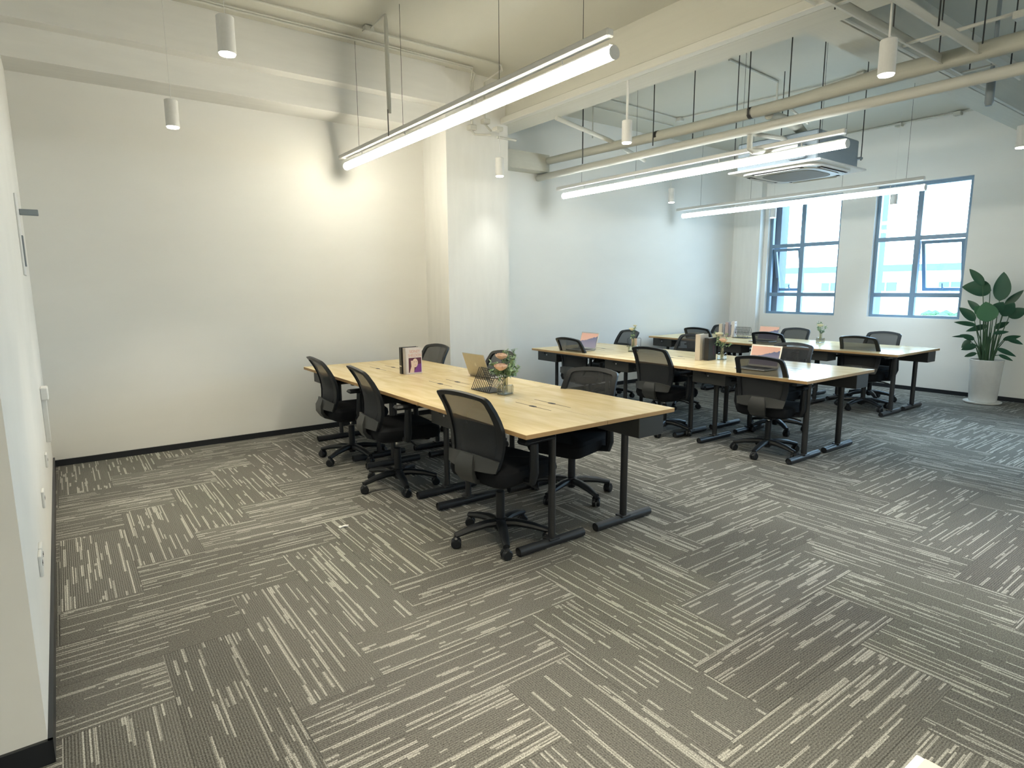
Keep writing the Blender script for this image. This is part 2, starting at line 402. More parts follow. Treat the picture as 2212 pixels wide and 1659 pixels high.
# ------------------------------------------------------------------ windows
def window(idx, w, sash_side):
    y0, y1, z0, z1 = w; x0, x1 = XR+.07, XR+.13
    R = struct(empty('window_%d' % idx, ((x0+x1)/2, (y0+y1)/2, z0)))
    ox, oy, oz = R.location
    def P(mb, name, m, par=R):
        mb.xf(Matrix.Translation((-ox, -oy, -oz))); return mb.build(name, m, par)
    f = .05; ym = (y0+y1)/2+.03; za, zb = z0+.34, z0+1.15
    fr = MB(); fr.bb(x0, x1, y0, y0+f, z0, z1); fr.bb(x0, x1, y1-f, y1, z0, z1); fr.bb(x0, x1, y0+f, y1-f, z0, z0+f); fr.bb(x0, x1, y0+f, y1-f, z1-f, z1)
    P(fr, 'window_frame', M['winframe'])
    mu = MB(); mu.bb(x0, x1, ym-.035, ym+.035, z0+f, z1-f); P(mu, 'mullion', M['winframe'])
    for z in (za, zb):
        tr = MB(); tr.bb(x0+.003, x1-.003, y0+f, ym-.035, z-.03, z+.03); tr.bb(x0+.003, x1-.003, ym+.035, y1-f, z-.03, z+.03); P(tr, 'transom', M['winframe'])
    cells = [(a, b_, c, d) for a, b_ in ((y0+f, ym-.035), (ym+.035, y1-f)) for c, d in ((z0+f, za-.03), (za+.03, zb-.03), (zb+.03, z1-f))]
    xg = (x0+x1)/2
    open_cell = cells[1] if sash_side < 0 else cells[4]
    for c in cells:
        if c == open_cell: continue
        g = MB(); g.bb(xg-.003, xg+.003, *c); P(g, 'pane', M['pane'])
    # awning sash hinged at its top edge and swung outwards
    a, b_, c, d = open_cell; a += .008; b_ -= .008; c += .008; d -= .012
    sh = empty('sash', (xg-ox+.02, (a+b_)/2-oy, d-oz)); sh.parent = R; sh.rotation_euler = (0, math.radians(-15), 0)
    hw = (b_-a)/2; hh = d-c; g = .045
    m = MB(); m.bb(-.02, .02, -hw, -hw+g, -hh, 0); m.bb(-.02, .02, hw-g, hw, -hh, 0); m.bb(-.02, .02, -hw+g, hw-g, -g, 0); m.bb(-.02, .02, -hw+g, hw-g, -hh, -hh+g)
    m.build('sash_frame', M['winframe'], sh)
    BB(-.003, .003, -hw+g, hw-g, -hh+g, -g).build('sash_pane', M['pane'], sh)
    h = MB(); h.box((-.035, 0, -hh+.05), (.03, .02, .03)); h.box((-.048, 0, -hh+.075), (.012, .018, .09), bev=.004); h.build('window_handle', M['winframe'], sh)
for i, w in enumerate(WIN): window(i+1, w, 1 if i in (0,) else -1)
for i, w in enumerate(WIN):
    struct(BB(XR, XR+.07, w[0], w[1], w[2], w[2]+.012).build('trim_%d' % (6+i), M['wall']))

# ------------------------------------------------------------------ outside
struct(BB(10.3, 80, -60, 60, -7.2, -7).build('ground', M['ground']))
for i, (a, c) in enumerate(((5.9, 6.5), (4.31, 4.78), (-.14, .34))):
    struct(BB(10.13, 10.36, a, c, -7, 4.2).build('wall_outer', M['outfin']))
bl = empty('far_building', (30, 12, -7), 0, 'long white building with a green roof edge seen through both windows', 'building')
BB(0, 8, -30, 30, 0, 9.15).build('facade', M['outwall'], bl)
BB(-.5, 8.5, -30.5, 30.5, 9.15, 9.42).build('roof', M['outroof'], bl)
for k in range(13):
    y = -24+k*2.48+1.98; q = BB(-.04, .05, y-.42, y+.42, 8.28, 8.66).build('facade_window', M['outglass'], bl)
    BB(-.07, -.03, y-.03, y+.03, 8.28, 8.66).build('window_bar', M['outwall'], q)
tr = empty('distant_tree', (24, 8.0, -7), 0, 'hazy tree crown low in the right window', 'tree')
MB().tube([(0, 0, 0), (.1, 0, 4), (0, .1, 6.2)], [.18, .12, .06], 8).build('trunk', M['outtree'], tr)
m = MB()
for k in range(60):
    a, e, r = random.uniform(0, 2*PI), random.uniform(-.9, 1.4), random.uniform(.5, 1.0)
    c = Vector((math.cos(a)*math.cos(e)*r, math.sin(a)*math.cos(e)*r, 6.6+math.sin(e)*r*.9))
    m.lathe([(0, -.3), (.22, -.18), (.3, 0), (.22, .18), (0, .3)], c, 7)
m.build('crown', M['outtree'], tr)

# ------------------------------------------------------------------ desks
def make_desk():
    R = empty('desk')
    top = MB(); top.bb(-.2985, .2985, -.5975, .5975, .7375, .74); top.cur = 1; top.bb(-.2985, .2985, -.5975, .5975, .715, .7375)
    top.build('tabletop', [M['wood'], M['edge']], R, smooth=False)
    s = MB(); s.bb(.217, .2215, -.185, .185, .7402, .7408)
    s.prism([(.2195+.018*math.cos(a)*.9, .042*math.sin(a)) for a in [PI/6+k*PI/3 for k in range(6)]], .7402, .7412)
    s.build('cable_slot', M['slot'], R)
    for y in (-.455, .455):
        l = MB(); l.tube([(0, y, .045), (0, y, .70)], .026, 14, flat=.72); l.box((0, y, .695), (.46, .04, .035)); l.box((0, y, .052), (.075, .07, .012), bev=.004)
        lo = l.build('leg', M['blackmetal'], R)
        fb = MB(); fb.tube([(-.245, y, .028), (.245, y, .028)], .027, 16, cap=False); fb.tube([(-.245, y, .028), (.245, y, .028)], .023, 16, cap=False)
        for sx in (-1, 1):
            fb.tube([(sx*.236, y, .028), (sx*.24, y, .028)], .0235, 16)
        fb.build('foot_bar', M['blackmetal'], lo)
    MB().box((.12, 0, .69), (.05, .87, .03)).box((-.22, 0, .70), (.03, .87, .02)).build('under_frame', M['blackmetal'], R)
    d = BB(-.205, .02, .225, .59, .585, .712, bev=.004).build('drawer', M['greyplastic'], R)
    lk = MB(); lk.lathe([(0, -.004), (.008, -.004), (.008, 0), (0, 0)], (-.206, .41, .665), 12, 'X'); lk.build('lock', M['dot'], d)
    return R
rows = [('nearest', 2.5, 2.45), ('middle', 5.42, 2.50), ('farthest', 8.08, 2.88)]
proto = make_desk(); first = True
for ri, (rn, xc, ys) in enumerate(rows):
    for side in (-1, 1):
        for k in range(3):
            o = proto if first else copy_tree(proto); first = False
            yc = ys+.6+1.2*k
            o.location = (xc+side*.3, yc, 0); o.rotation_euler = (0, 0, 0 if side < 0 else PI)
            pos = ('at the open end', 'in the middle', 'by the back wall')[k]
            tag(o, 'birch-top desk %s of the %s row, %s side' % (pos, rn, 'left' if side < 0 else 'right'), 'desk', 'desks in three rows')

# ------------------------------------------------------------------ chairs
def back_pt(u, t):   # u across 0..1, t up 0..1 ; local chair space, facing +X
    y = (u-.5)*2; z = .462+.458*t
    hw = .192+.040*math.sin(min(1, t*1.6)*PI/2) - .020*max(0, t-.55)/.45
    x = -.235+.045*math.sin(t*PI*.9) - .105*t*t
    x += .035*y*y
    z -= .026*(abs(y)**2)*t
    return Vector((x, y*hw, z))
def make_chair():
    R = empty('office_chair')
    # seat cushion
    m = MB()
    def seat(u, v):
        a = u*2*PI; ca, sa = math.cos(a), math.sin(a); e = .30
        x = .255*math.copysign(abs(ca)**e, ca); y = .245*math.copysign(abs(sa)**e, sa)
        prof = [(0, .365), (.84, .368), (.95, .385), (1, .425), (.98, .458), (.88, .476), (0, .482)]
        k = round(v*6); r, z = prof[k]
        x = x*r+.03; y *= r
        z -= .02*max(0, (x-.15)/.13)**2 if x > .15 else 0
        return (x, y, z)
    m.grid(seat, 40, 6); m.build('seat', M['seatfab'], R)
    # backrest: outer frame band with a mesh panel inside it
    f = MB()
    def ring(k0, rc=.12):
        # rounded rectangle in (u, t) space, 48 points
        vs = []; rx, ry = rc*k0[0], rc*k0[1]*.9
        for q, (sx, sy) in enumerate(((1, 1), (-1, 1), (-1, -1), (1, -1))):
            cxx, cyy = sx*(k0[0]-rx), sy*(k0[1]-ry)
            for m_ in range(6):
                a = q*PI/2+m_*PI/2/5
                vs.append((cxx+rx*math.cos(a), cyy+ry*math.sin(a)))
            nx = {0: (-1, 1), 1: (-1, -1), 2: (1, -1), 3: (1, 1)}[q]
            ex = (nx[0]*(k0[0]-rx) + (rx*math.cos((q+1)*PI/2)), nx[1]*(k0[1]-ry) + (ry*math.sin((q+1)*PI/2)))
            p0 = vs[-1]
            for m_ in range(1, 7): vs.append((p0[0]+(ex[0]-p0[0])*m_/7, p0[1]+(ex[1]-p0[1])*m_/7))
        return [back_pt(.5+a, .5+b_) for a, b_ in vs]
    outer = ring((.5, .5)); inner = ring((.412, .44)); n = 48
    dx = Vector((.011, 0, .002))
    vs = [p+dx for p in outer]+[p-dx for p in outer]+[p-dx for p in inner]+[p+dx for p in inner]
    fs = []
    for a in range(4):
        for i in range(n):
            fs.append((a*n+i, a*n+(i+1) % n, ((a+1) % 4)*n+(i+1) % n, ((a+1) % 4)*n+i))
    f.add(vs, fs); bo = f.build('backrest', M['blackplastic'], R)
    g = MB(); cx = sum(inner, Vector())/n
    ringsn = 6; V = []; F = []
    for q in range(ringsn+1):
        kk = (.425*(1-q/ringsn)+.002, .448*(1-q/ringsn)+.002)
        V += ring(kk)
    for q in range(ringsn):
        for i in range(n): F.append((q*n+i, q*n+(i+1) % n, (q+1)*n+(i+1) % n, (q+1)*n+i))
    g.add(V, F); g.build('back_mesh', M['meshfab'], bo)
    # lumbar cushion seen as the solid lower half
    def lum(u, v):
        p = back_pt(.09+.82*u, .06+.54*v); p.x += .008; return p
    MB().grid(lum, 10, 6, .005).build('lumbar_pad', M['lumbar'], bo)
    # grey yoke wrapping the lower back and the spine bracket down to the seat
    y = MB()
    def yoke(u, v):
        p = back_pt(u*1.02-.01, .015+.20*v*(1-.25*abs(u*2-1)**2)); p.x -= .016+.014*(1-abs(u*2-1)**2)
        return p
    y.grid(yoke, 14, 4, .014)
    yo = y.build('back_support', M['greyplastic'], R)
    s = MB()
    def spine(u, v):
        P0 = [(-.258, .555), (-.283, .50), (-.283, .44), (-.25, .39), (-.17, .36), (-.05, .35)][round(v*5)]
        hw = [.055, .075, .075, .065, .055, .05][round(v*5)]
        return (P0[0], (u-.5)*2*hw, P0[1])
    s.grid(spine, 4, 5, .026); s.build('spine_bracket', M['greyplastic'], R)
    for sy in (-1, 1):
        a = MB(); a.tube([(-.02, sy*.19, .388), (-.02, sy*.285, .40), (-.02, sy*.295, .45), (-.015, sy*.295, .62)], [.022, .026, .03, .024], 10, flat=1)
        ao = a.build('armrest', M['blackplastic'], R)
        B((.01, sy*.29, .64), (.25, .085, .03), bev=.013).build('arm_pad', M['blackplastic'], ao)
    me = MB(); me.box((0, 0, .352), (.2, .16, .04), bev=.01); me.build('seat_mechanism', M['blackplastic'], R)
    T([(.05, -.06, .35), (.05, -.2, .345), (.06, -.26, .33)], .007, 8).build('tilt_lever', M['blackmetal'], R)
    gc = MB(); gc.lathe([(.0, .06), (.027, .06), (.027, .30), (.022, .305)], n=18); gc.build('gas_cylinder', M['blackplastic'], R)
    MB().lathe([(.014, .30), (.014, .36)], n=14).build('piston', M['chrome'], R)
    st = MB(); st.lathe([(0, .075), (.04, .075), (.045, .10), (.04, .135), (.028, .14)], n=20)
    for k in range(5):
        a = 2*PI*k/5+.3; c, s_ = math.cos(a), math.sin(a)
        P = [(.02, .108), (.10, .112), (.2, .098), (.262, .082), (.292, .076)]
        st.tube([(c*r, s_*r, z) for r, z in P], [.034, .031, .027, .022, .02], 10, flat=.8)
    st.build('star_base', M['blackplastic'], R)
    for k in range(5):
        a = 2*PI*k/5+.3; c, s_ = math.cos(a)*.285, math.sin(a)*.285; b_ = a+[.8, 2.3, 1.2, .3, 1.8][k]
        w = MB(); dx, dy = math.cos(b_), math.sin(b_); H = .0305
        for sg in (-1, 1):
            p0 = Vector((c+dx*.004*sg, s_+dy*.004*sg, H)); p1 = Vector((c+dx*.027*sg, s_+dy*.027*sg, H))
            w.tube([p0, p0*.7+p1*.3, p1*.8+p0*.2, p1], [.0295, .0305, .030, .024], 18)
        w.tube([(c, s_, H), (c, s_, .082)], .010, 8)
        w.box((c, s_, .056), (.056, .032, .026), rz=b_, bev=.009)
        w.build('caster', M['blackplastic'], R)
    return R
# (x, y, heading in degrees, lift, label)
CH = [
 (2.02, 2.86, 8, .03, 'left side of the nearest desk row, closest to the camera'),
 (1.98, 4.16, -6, .03, 'left side of the nearest desk row, middle of its three'),
 (2.00, 5.12, -3, .015, 'left side of the nearest desk row, next to the back wall'),
 (2.90, 3.20, 196, -.01, 'right side of the nearest desk row, pushed in at its open end'),
 (3.04, 4.66, 176, 0, 'right side of the nearest desk row, behind the laptop and roses'),
 (2.90, 5.62, 185, 0, 'right side of the nearest desk row, next to the pillar'),
 (5.07, 2.96, 8, 0, 'left side of the middle desk row, closest to the camera'),
 (4.99, 4.08, 3, 0, 'left side of the middle desk row, middle of its three'),
 (5.13, 5.44, 0, 0, 'left side of the middle desk row, by the back wall'),
 (5.98, 3.42, 181, -.01, 'right side of the middle desk row, nearest its open end'),
 (6.22, 4.90, 178, -.01, 'right side of the middle desk row, middle of its three'),
 (6.07, 5.90, 168, 0, 'right side of the middle desk row, by the back wall'),
 (7.92, 3.40, 2, 0, 'left side of the farthest desk row, closest to the camera'),
 (7.72, 4.46, 4, 0, 'left side of the farthest desk row, middle of its three'),
 (7.80, 5.62, 3, 0, 'left side of the farthest desk row, by the back wall'),
 (8.60, 3.62, 178, -.02, 'right side of the farthest desk row, nearest the plant'),
 (8.45, 4.76, 178, -.02, 'right side of the farthest desk row, below the left window'),
 (8.42, 5.95, 178, -.02, 'right side of the farthest desk row, in the far corner'),
]
pc = make_chair()
for i, (x, y, a, dz, lb) in enumerate(CH):
    o = pc if i == 0 else copy_tree(pc)
    o.location = (x, y, 0); o.rotation_euler = (0, 0, math.radians(a))
    tag(o, 'black mesh chair, '+lb, 'chair', 'mesh swivel chairs')
    spin = [0, .5, -.4, .9, .2, 1.1, .35, .75, 0, .6, .3, .9, .15, .5, .8, .4, 1.0, .6][i]
    for ch in [c for c in bpy.data.objects if c.parent == o]:
        n_ = ch.name.split('.')[0]
        if n_ in ('seat', 'backrest', 'back_support', 'spine_bracket', 'armrest', 'seat_mechanism', 'tilt_lever', 'piston'): ch.location.z = dz
        if n_ in ('star_base', 'caster'): ch.rotation_euler.z = spin

# ------------------------------------------------------------------ ceiling lamps
def linear(xc, y0, y1, z, zb, label, tone):
    R = empty('linear_pendant', (xc, (y0+y1)/2, z), 0, label, 'ceiling light', 'suspended linear lights')
    L = (y1-y0)/2
    sec = [(.034*math.cos(a), .034*math.sin(a)) for a in [2*PI*k/16 for k in range(16)]]
    T([(0, -L, 0), (0, -L+.004, 0), (0, L-.004, 0), (0, L, 0)], [.026, .033, .033, .026], 18).build('lamp_diffuser', M['tube'][tone], R)
    B((0, 0, .036), (.05, 2*L-.02, .014), bev=.003).build('lamp_spine', M['whitemetal'], R)
    for sg in (-1, 1): T([(0, sg*(L-.001), 0), (0, sg*(L+.006), 0)], .036, 18).build('end_cap', M['whitemetal'], R)
    hb = B((-.015, .06, zb), (.05, 2*L+.1, .045), bev=.008).build('lamp_housing', M['whitemetal'], R)
    for y in (-L*.78, -.55, .55, L*.78):
        T([(0, y, .04), (-.01, y, zb)], .006, 8).build('hanger_clip', M['whitemetal'], R)
    for y in (-L*.88, -L*.45, L*.3, L*.8):
        T([(-.015, y, zb+.02), (-.015, y, ZC-z)], .0018, 6).build('suspension_wire', M['blackrod'], R)
linear(2.5, 2.46, 6.20, 2.73, .10, 'long glowing linear tube light hung over the nearest desk row', 0)
linear(5.42, 2.62, 6.19, 2.675, .10, 'long glowing linear tube light hung over the middle desk row', 1)
linear(8.05, 2.98, 6.35, 2.605, .10, 'long glowing linear tube light in front of the windows', 2)
linear(2.5, -4.2, -.7, 2.73, .10, 'unseen linear tube light added for fill, behind and right of the camera', 0)  # this and the next three are unseen tubes added to brighten the room
linear(-1.4, -4.2, -.7, 2.73, .10, 'unseen linear tube light added for fill, behind and left of the camera', 0)
linear(.55, -4.2, -.9, 2.73, .10, 'unseen linear tube light added for fill, straight behind the camera', 0)
linear(5.42, -4.2, -.7, 2.68, .10, 'unseen linear tube light added for fill, far right of the camera', 2)
# spotlights
SP = [(.88, 3.80, 2.775, 'nearest white cylinder downlight at top left, on a thin cord', ZC, .002),
      (.82, 5.35, 2.70, 'small white cylinder downlight in front of the left back wall', ZC, .002),
      (4.02, 5.65, 2.71, 'white cylinder downlight hanging in front of the pillar', 3.22, .003),
      (4.30, 4.05, 2.80, 'white cylinder downlight on a rigid rod under the ceiling beam', 3.33, .011),
      (4.02, 1.75, 2.72, 'dark-looking cylinder downlight at top right beside the cable tray', ZC, .006),
      (7.20, 5.89, 2.70, 'distant cylinder downlight between the middle and last linear lights', ZC, .002),
      (9.40, 5.63, 2.60, 'tiny cylinder downlight before the left window edge', ZC, .002),
      (9.32, 3.82, 2.60, 'tiny cylinder downlight silhouetted against the right window', ZC, .002)]
def spot_parts(R, top, rc, cord=True):
        # open bottom rim
    V = MB(); V.lathe([(.046, 0), (.046, .186), (.042, .19), (.0001, .19), (.0001, .186), (.036, .05), (.041, 0)], n=28, closed=True)
    V.build('lamp_body', M['whitemetal'], R)
    MB().lathe([(.020, .004), (.030, -.007), (.040, -.008), (.0408, .002), (.0408, .006), (.024, .010)], n=28, closed=True).build('lens_ring', M['spotlens'], R)
    MB().lathe([(0, .012), (.022, .006), (.022, .010), (0, .016)], n=24).build('reflector', M['reflector'], R)
    if cord:
        T([(0, 0, .19), (0, 0, top-R.location.z)], rc, 8).build('hanging_cord' if rc < .004 else 'hanging_rod', M['whitemetal'], R)
    d = bpy.data.lights.new('lamp_light', 'SPOT'); d.energy = SPOTW*((2.6 if R.location.x < 2 else .4) if R.location.y > 5 else 4.2 if R.location.y < 3 else 3.2); d.color = [WARM, NEUTRAL, COOL][0 if R.location.x < 2.4 else 1 if R.location.x < 5 else 2]; d.spot_size = math.radians(78); d.spot_blend = 1.0; d.shadow_soft_size = .04
    o = bpy.data.objects.new('lamp_light', d); COL.objects.link(o); o.parent = R; o.location = (0, 0, -.012)
for x, y, z, lb, top, rc in SP:
    R = empty('cylinder_downlight', (x, y, z), 0, lb, 'ceiling light', 'cylinder downlights'); spot_parts(R, top, rc)
for x, y, lb in ((1.2, 1.7, 'foreground carpet'), (1.05, .1, 'spot where the camera stands, added as fill'), (4.05, -.3, 'carpet right of the camera, added as fill'), (7.24, 1.93, 'carpet in front of the plant'), (-1.5, 0, 'floor left of the camera, added as fill')):  # those at, right and left of the camera are unseen, added for light
    R = empty('cylinder_downlight', (x, y, 2.75), 0, 'white cylinder downlight outside the photo, above the '+lb, 'ceiling light', 'downlights behind the view'); spot_parts(R, ZC, .002)

# ------------------------------------------------------------------ pipes, conduits, tray
def pipe(name, path, r, m, lb, cat='pipe', n=14, group=None, rings=None):
    R = T(path, r, n).build(name, m); tag(R, lb, cat, group)
    if rings:
        for p in rings:
            a = MB(); a.tube([Vector(p)+Vector((0, -.02, 0)), Vector(p)+Vector((0, .02, 0))], (r if not isinstance(r, list) else r[0])+.008, n); a.build('pipe_clamp', M['blackrod'], R)
    return R
pipe('insulated_pipe', [(5.3, 6.57, 3.13), (5.3, 5.1, 3.10), (5.3, 4.2, 3.08), (5.3, 3.05, 3.08), (5.3, 2.7, 3.09), (5.3, 2.3, 3.10), (5.3, 1.9, 3.10), (5.3, -2.5, 3.10)],
     [.044, .05, .052, .052, .058, .066, .062, .06], M['insul'], 'thick wrapped insulated pipe running under the ceiling towards the back wall', rings=[(5.3, 4.55, 3.09), (5.3, 3.45, 3.08)])
pipe('ceiling_pipe', [(5.3, 6.57, 2.94), (5.3, -2.5, 2.91)], .042, M['pipe'], 'long thinner pipe below the insulated pipe, over the middle row', rings=[])
pipe('branch_pipe', [(4.44, 5.2, 3.28), (5.22, 5.2, 3.16), (5.9, 5.25, 3.02)], .024, M['pipe'], 'slim cross pipe from the beam towards the insulated pipe')
R = pipe('branch_pipe', [(5.38, 3.32, 3.05), (5.7, 3.32, 3.04), (5.85, 3.3, 3.0), (5.95, 3.28, 2.93), (6.0, 3.26, 2.86)], .045, M['insul'], 'fat elbow branch pipe dropping into the air conditioner')
T([(5.35, 3.3, 3.13), (5.5, 3.2, 3.10), (5.75, 3.15, 2.99)], .012, 8).build('drain_hose', M['pipe'], R)
R = pipe('condensate_pipe', [(5.3, 3.45, 2.88), (5.3, 3.45, 2.76), (5.32, 3.43, 2.74), (5.5, 3.30, 2.75), (5.66, 3.2, 2.80)], .026, M['pipe'], 'white bent pipe hanging below the middle-row pipes, left of the air conditioner')
T([(5.3, 3.45, 2.9), (5.7, 3.38, 2.9), (5.80, 3.34, 2.87)], .022, 8).build('cross_piece', M['pipe'], R)
# hanger rods down to the pipes
for x, y, zt, zb, lb in ((5.23, 4.55, ZC, 2.98, 'thin dark hanger rod right of the rod-mounted downlight'), (5.37, 4.15, ZC, 2.96, 'thin dark hanger rod, second right of the rod-mounted downlight'),
                     (5.2, 3.42, ZC, 3.02, 'thin dark hanger rod above the bent white pipe'), (5.4, 3.15, ZC, 2.94, 'thin dark hanger rod where the pipes pass the air conditioner'),
                     (5.2, 5.6, ZC, 2.96, 'thin hanger rod near the back wall end of the pipes')):
    o = T([(x, y, zb), (x, y, zt)], .0055, 8).build('hanger_rod', M['blackrod']); tag(o, lb, 'rod', 'pipe hanger rods')
# conduit runs
def conduit(path, lb, r=.010, boxes=()):
    o = T(path, r, 8).build('conduit', M['pipe']); tag(o, lb, 'conduit', 'ceiling conduits')
    for b_ in boxes: B(b_, (.085, .085, .05), bev=.006).build('junction_box', M['pipe'], o)
    return o
conduit([(XL, 5.73, 3.775), (3.70, 5.73, 3.775), (3.80, 5.78, 3.755), (3.83, 5.87, 3.70), (3.83, 5.90, 3.20), (3.87, 5.90, 3.17), (4.0, 5.78, 3.16)], 'painted conduit along the left ceiling bending down onto the pillar', .011, [(3.82, 5.89, 3.23)])
conduit([(XL, 5.68, 3.775), (2.75, 5.68, 3.775), (3.72, 5.70, 3.775), (3.80, 5.86, 3.70), (3.80, 5.90, 3.30)], 'painted conduit running tight beside the pillar conduit', .008)
conduit([(XL, 5.44, 3.775), (3.92, 5.47, 3.775), (3.99, 5.55, 3.76), (4.0, 5.90, 3.74), (4.0, 5.90, 3.30), (4.02, 5.8, 3.2)], 'nearer painted conduit on the left ceiling, the one with the elbow', .011, [(2.45, 5.44, 3.77), (4.0, 5.89, 3.32)])
o = MB().tube([(4.14, 5.86, 3.17), (4.40, 5.86, 3.17)], .014, 8).box((4.02, 5.68, 3.2), (.09, .09, .04), bev=.005).build('conduit', M['pipe']); tag(o, 'short conduit stub and box above the pillar downlight', 'conduit', 'ceiling conduits')
o = T([(2.46, 5.44, 3.77), (2.46, 5.28, 3.80-.02), (2.46, 5.1, 3.78), (2.46, 5.1, 3.70), (2.465, 5.1, 3.0)], [.006, .006, .012, .018, .018], 12).build('drop_pipe', M['pipe']); tag(o, 'vertical painted drop pipe above the nearest linear light', 'pipe')
T([(2.44, 5.08, 3.02), (2.44, 5.08, 2.80)], .005, 8).build('drop_rod', M['blackrod'], o)
conduit([(5.74, 6.0, 3.40), (5.74, 6.0, 3.78), (7.31, 6.03, 3.78), (7.35, 6.03, 3.78)], 'thin conduit loop low over the far middle row', .009)
conduit([(4.58, 5.62, 3.785), (7.11, 5.75, 3.785), (7.13, 5.6, 3.785), (7.33, 3.85, 3.785), (7.28, 3.42, 3.785), (7.3, 2.57, 3.785)], 'L-shaped conduit on the ceiling between middle and last rows', .010, [(7.11, 5.72, 3.77), (7.28, 3.42, 3.77)])
conduit([(5.74, 4.02, 3.785), (6.78, 4.10, 3.785), (6.78, 4.10, 3.55)], 'short cross conduit with a drop over the air conditioner', .012, [(6.78, 4.1, 3.53)])
conduit([(9.87, 6.5, 3.78), (9.87, 4.06, 3.78), (9.87, 3.14, 3.77), (9.87, 2.6, 3.74)], 'conduit along the top of the window wall', .010, [(9.86, 4.06, 3.76), (9.86, 3.35, 3.76)])
conduit([(5.53, 2.3, 3.36), (5.5, -2, 3.36)], 'dark-edged conduit at the top right corner', .014, [(5.5, 1.55, 3.33)])
# cable tray
R = empty('cable_tray', (2.4, 1.80, 3.1), 0, 'white cable tray of parallel rails crossing the top right corner', 'cable tray')
for y in (-.10, .12):
    m = MB(); m.bb(0, 3.75, y-.002, y+.002, -.03, .03); m.bb(0, 3.75, y-.012, y+.002, -.034, -.03); m.bb(0, 3.75, y-.002, y+.014, .028, .032); m.build('rail', M['pipe'], R)
for k in range(4): BB(.35+k*.95, .38+k*.95, -.098, .118, -.028, -.018).build('rung', M['pipe'], R)
for x in (.6, 1.35, 2.1, 2.85, 3.45):
    for y in (-.12, .14): T([(x, y, -.03), (x, y, ZC-3.1)], .005, 6).build('hanger_rod', M['blackrod'], R)
o = T([(2.0, 2.315, 3.345), (9.9, 2.315, 3.345)], .012, 8).build('conduit', M['pipe']); tag(o, 'long conduit along the near lower edge of the cross beam', 'conduit', 'ceiling conduits')
R = empty('sprinkler_drop', (5.62, 1.72, 2.80), 0, 'dark vertical pipe drop under the pipes at far right', 'pipe')
T([(0, 0, .07), (0, 0, 1.0)], .014, 10).build('drop_pipe', M['acmetal'], R)
MB().lathe([(0, 0), (.02, 0), (.028, .02), (.028, .16), (.02, .19), (0, .2)], n=14).build('drop_head', M['acmetal'], R)

# ------------------------------------------------------------------ air conditioner cassette
R = empty('ceiling_air_conditioner', (6.15, 3.46, 2.62), math.radians(1), 'white ceiling cassette air conditioner hung above the middle row near the windows', 'air conditioner')
B((0, 0, .175), (.82, .82, .27), bev=.01).build('body', M['acmetal'], R)
def rsq(h, e, n=48): return [(h*math.copysign(abs(math.cos(a))**e, math.cos(a)), h*math.copysign(abs(math.sin(a))**e, math.sin(a))) for a in [2*PI*k/n for k in range(n)]]
m = MB(); m.box((0, 0, .028), (.95, .95, .02), bev=.008); m.prism(rsq(.40, .3), -.004, .02); m.build('panel', M['white'], R)
m = MB(); m.prism(rsq(.33, .45), -.012, -.004); m.build('panel_ring', M['white'], R)
m = MB(); m.prism(rsq(.27, .5), -.016, -.011); m.build('intake_grille', M['acgrille'], R)
for k in range(4):
    a = k*PI/2; m = MB(); m.box((.365, 0, -.0055), (.045, .52, .004)); m.xf(Matrix.Rotation(a, 4, 'Z')); s_ = m.build('air_slot', M['slot'], R)
    m = MB(); m.box((.37, 0, -.012), (.03, .46, .004), rot=Matrix.Rotation(.3, 3, 'Y')); m.xf(Matrix.Rotation(a, 4, 'Z')); m.build('louvre', M['white'], s_)
B((-.413, .22, .2), (.006, .1, .06)).build('rating_plate', M['dot'], R)
B((-.44, -.24, .12), (.06, .16, .12), bev=.01).build('pump_box', M['acmetal'], R)
for x, y in ((-.43, -.43), (-.43, .43), (.43, -.43), (.43, .43)):
    T([(x, y, .12), (x, y, ZC-2.62)], .005, 8).build('hanger_rod', M['blackrod'], R)
    B((x*.97, y*.97, .14), (.05, .05, .02)).build('lug', M['acmetal'], R)

# ------------------------------------------------------------------ left wall fittings
R = empty('wall_sign_bracket', (XL, 5.28, 1.86), 0, 'slim wall plate with a flat grey bar sticking out, on the left wall', 'wall bracket')
BB(0, .012, -.13, .13, -.26, .26, bev=.003).build('back_plate', M['white'], R)
BB(.012, .115, .10, .125, .145, .185, bev=.003).build('flat_bar', M['acmetal'], R)
BB(.012, .02, -.05, .05, -.2, .0).build('inset_strip', M['acmetal'], R)
R = empty('surface_trunking', (XL, 5.45, .42), 0, 'slim white trunking with a box on top, low on the left wall', 'cable trunking')
BB(0, .03, -.03, .03, .0, .34, bev=.003).build('trunking_cover', M['white'], R)
BB(0, .045, -.06, .06, .31, .40, bev=.006).build('top_box', M['white'], R)
def socket(y, z, lb, n=1):
    R = empty('wall_socket', (XL, y, z), 0, lb, 'wall socket', 'sockets on the left wall')
    for k in range(n):
        BB(0, .012, -.043+.1*k, .043+.1*k, -.043, .043, bev=.003).build('face_plate', M['white'], R)
        m = MB(); m.box((.012, -.012+.1*k, .0), (.002, .004, .016)); m.box((.012, .012+.1*k, 0), (.002, .004, .016)); m.build('pin_slots', M['slot'], R)
socket(4.86, .42, 'white wall socket on the left wall, farthest from the camera')
socket(3.84, .45, 'white wall socket on the left wall, middle of the line')
socket(2.98, .42, 'double white wall socket on the left wall, nearest the camera', 2)

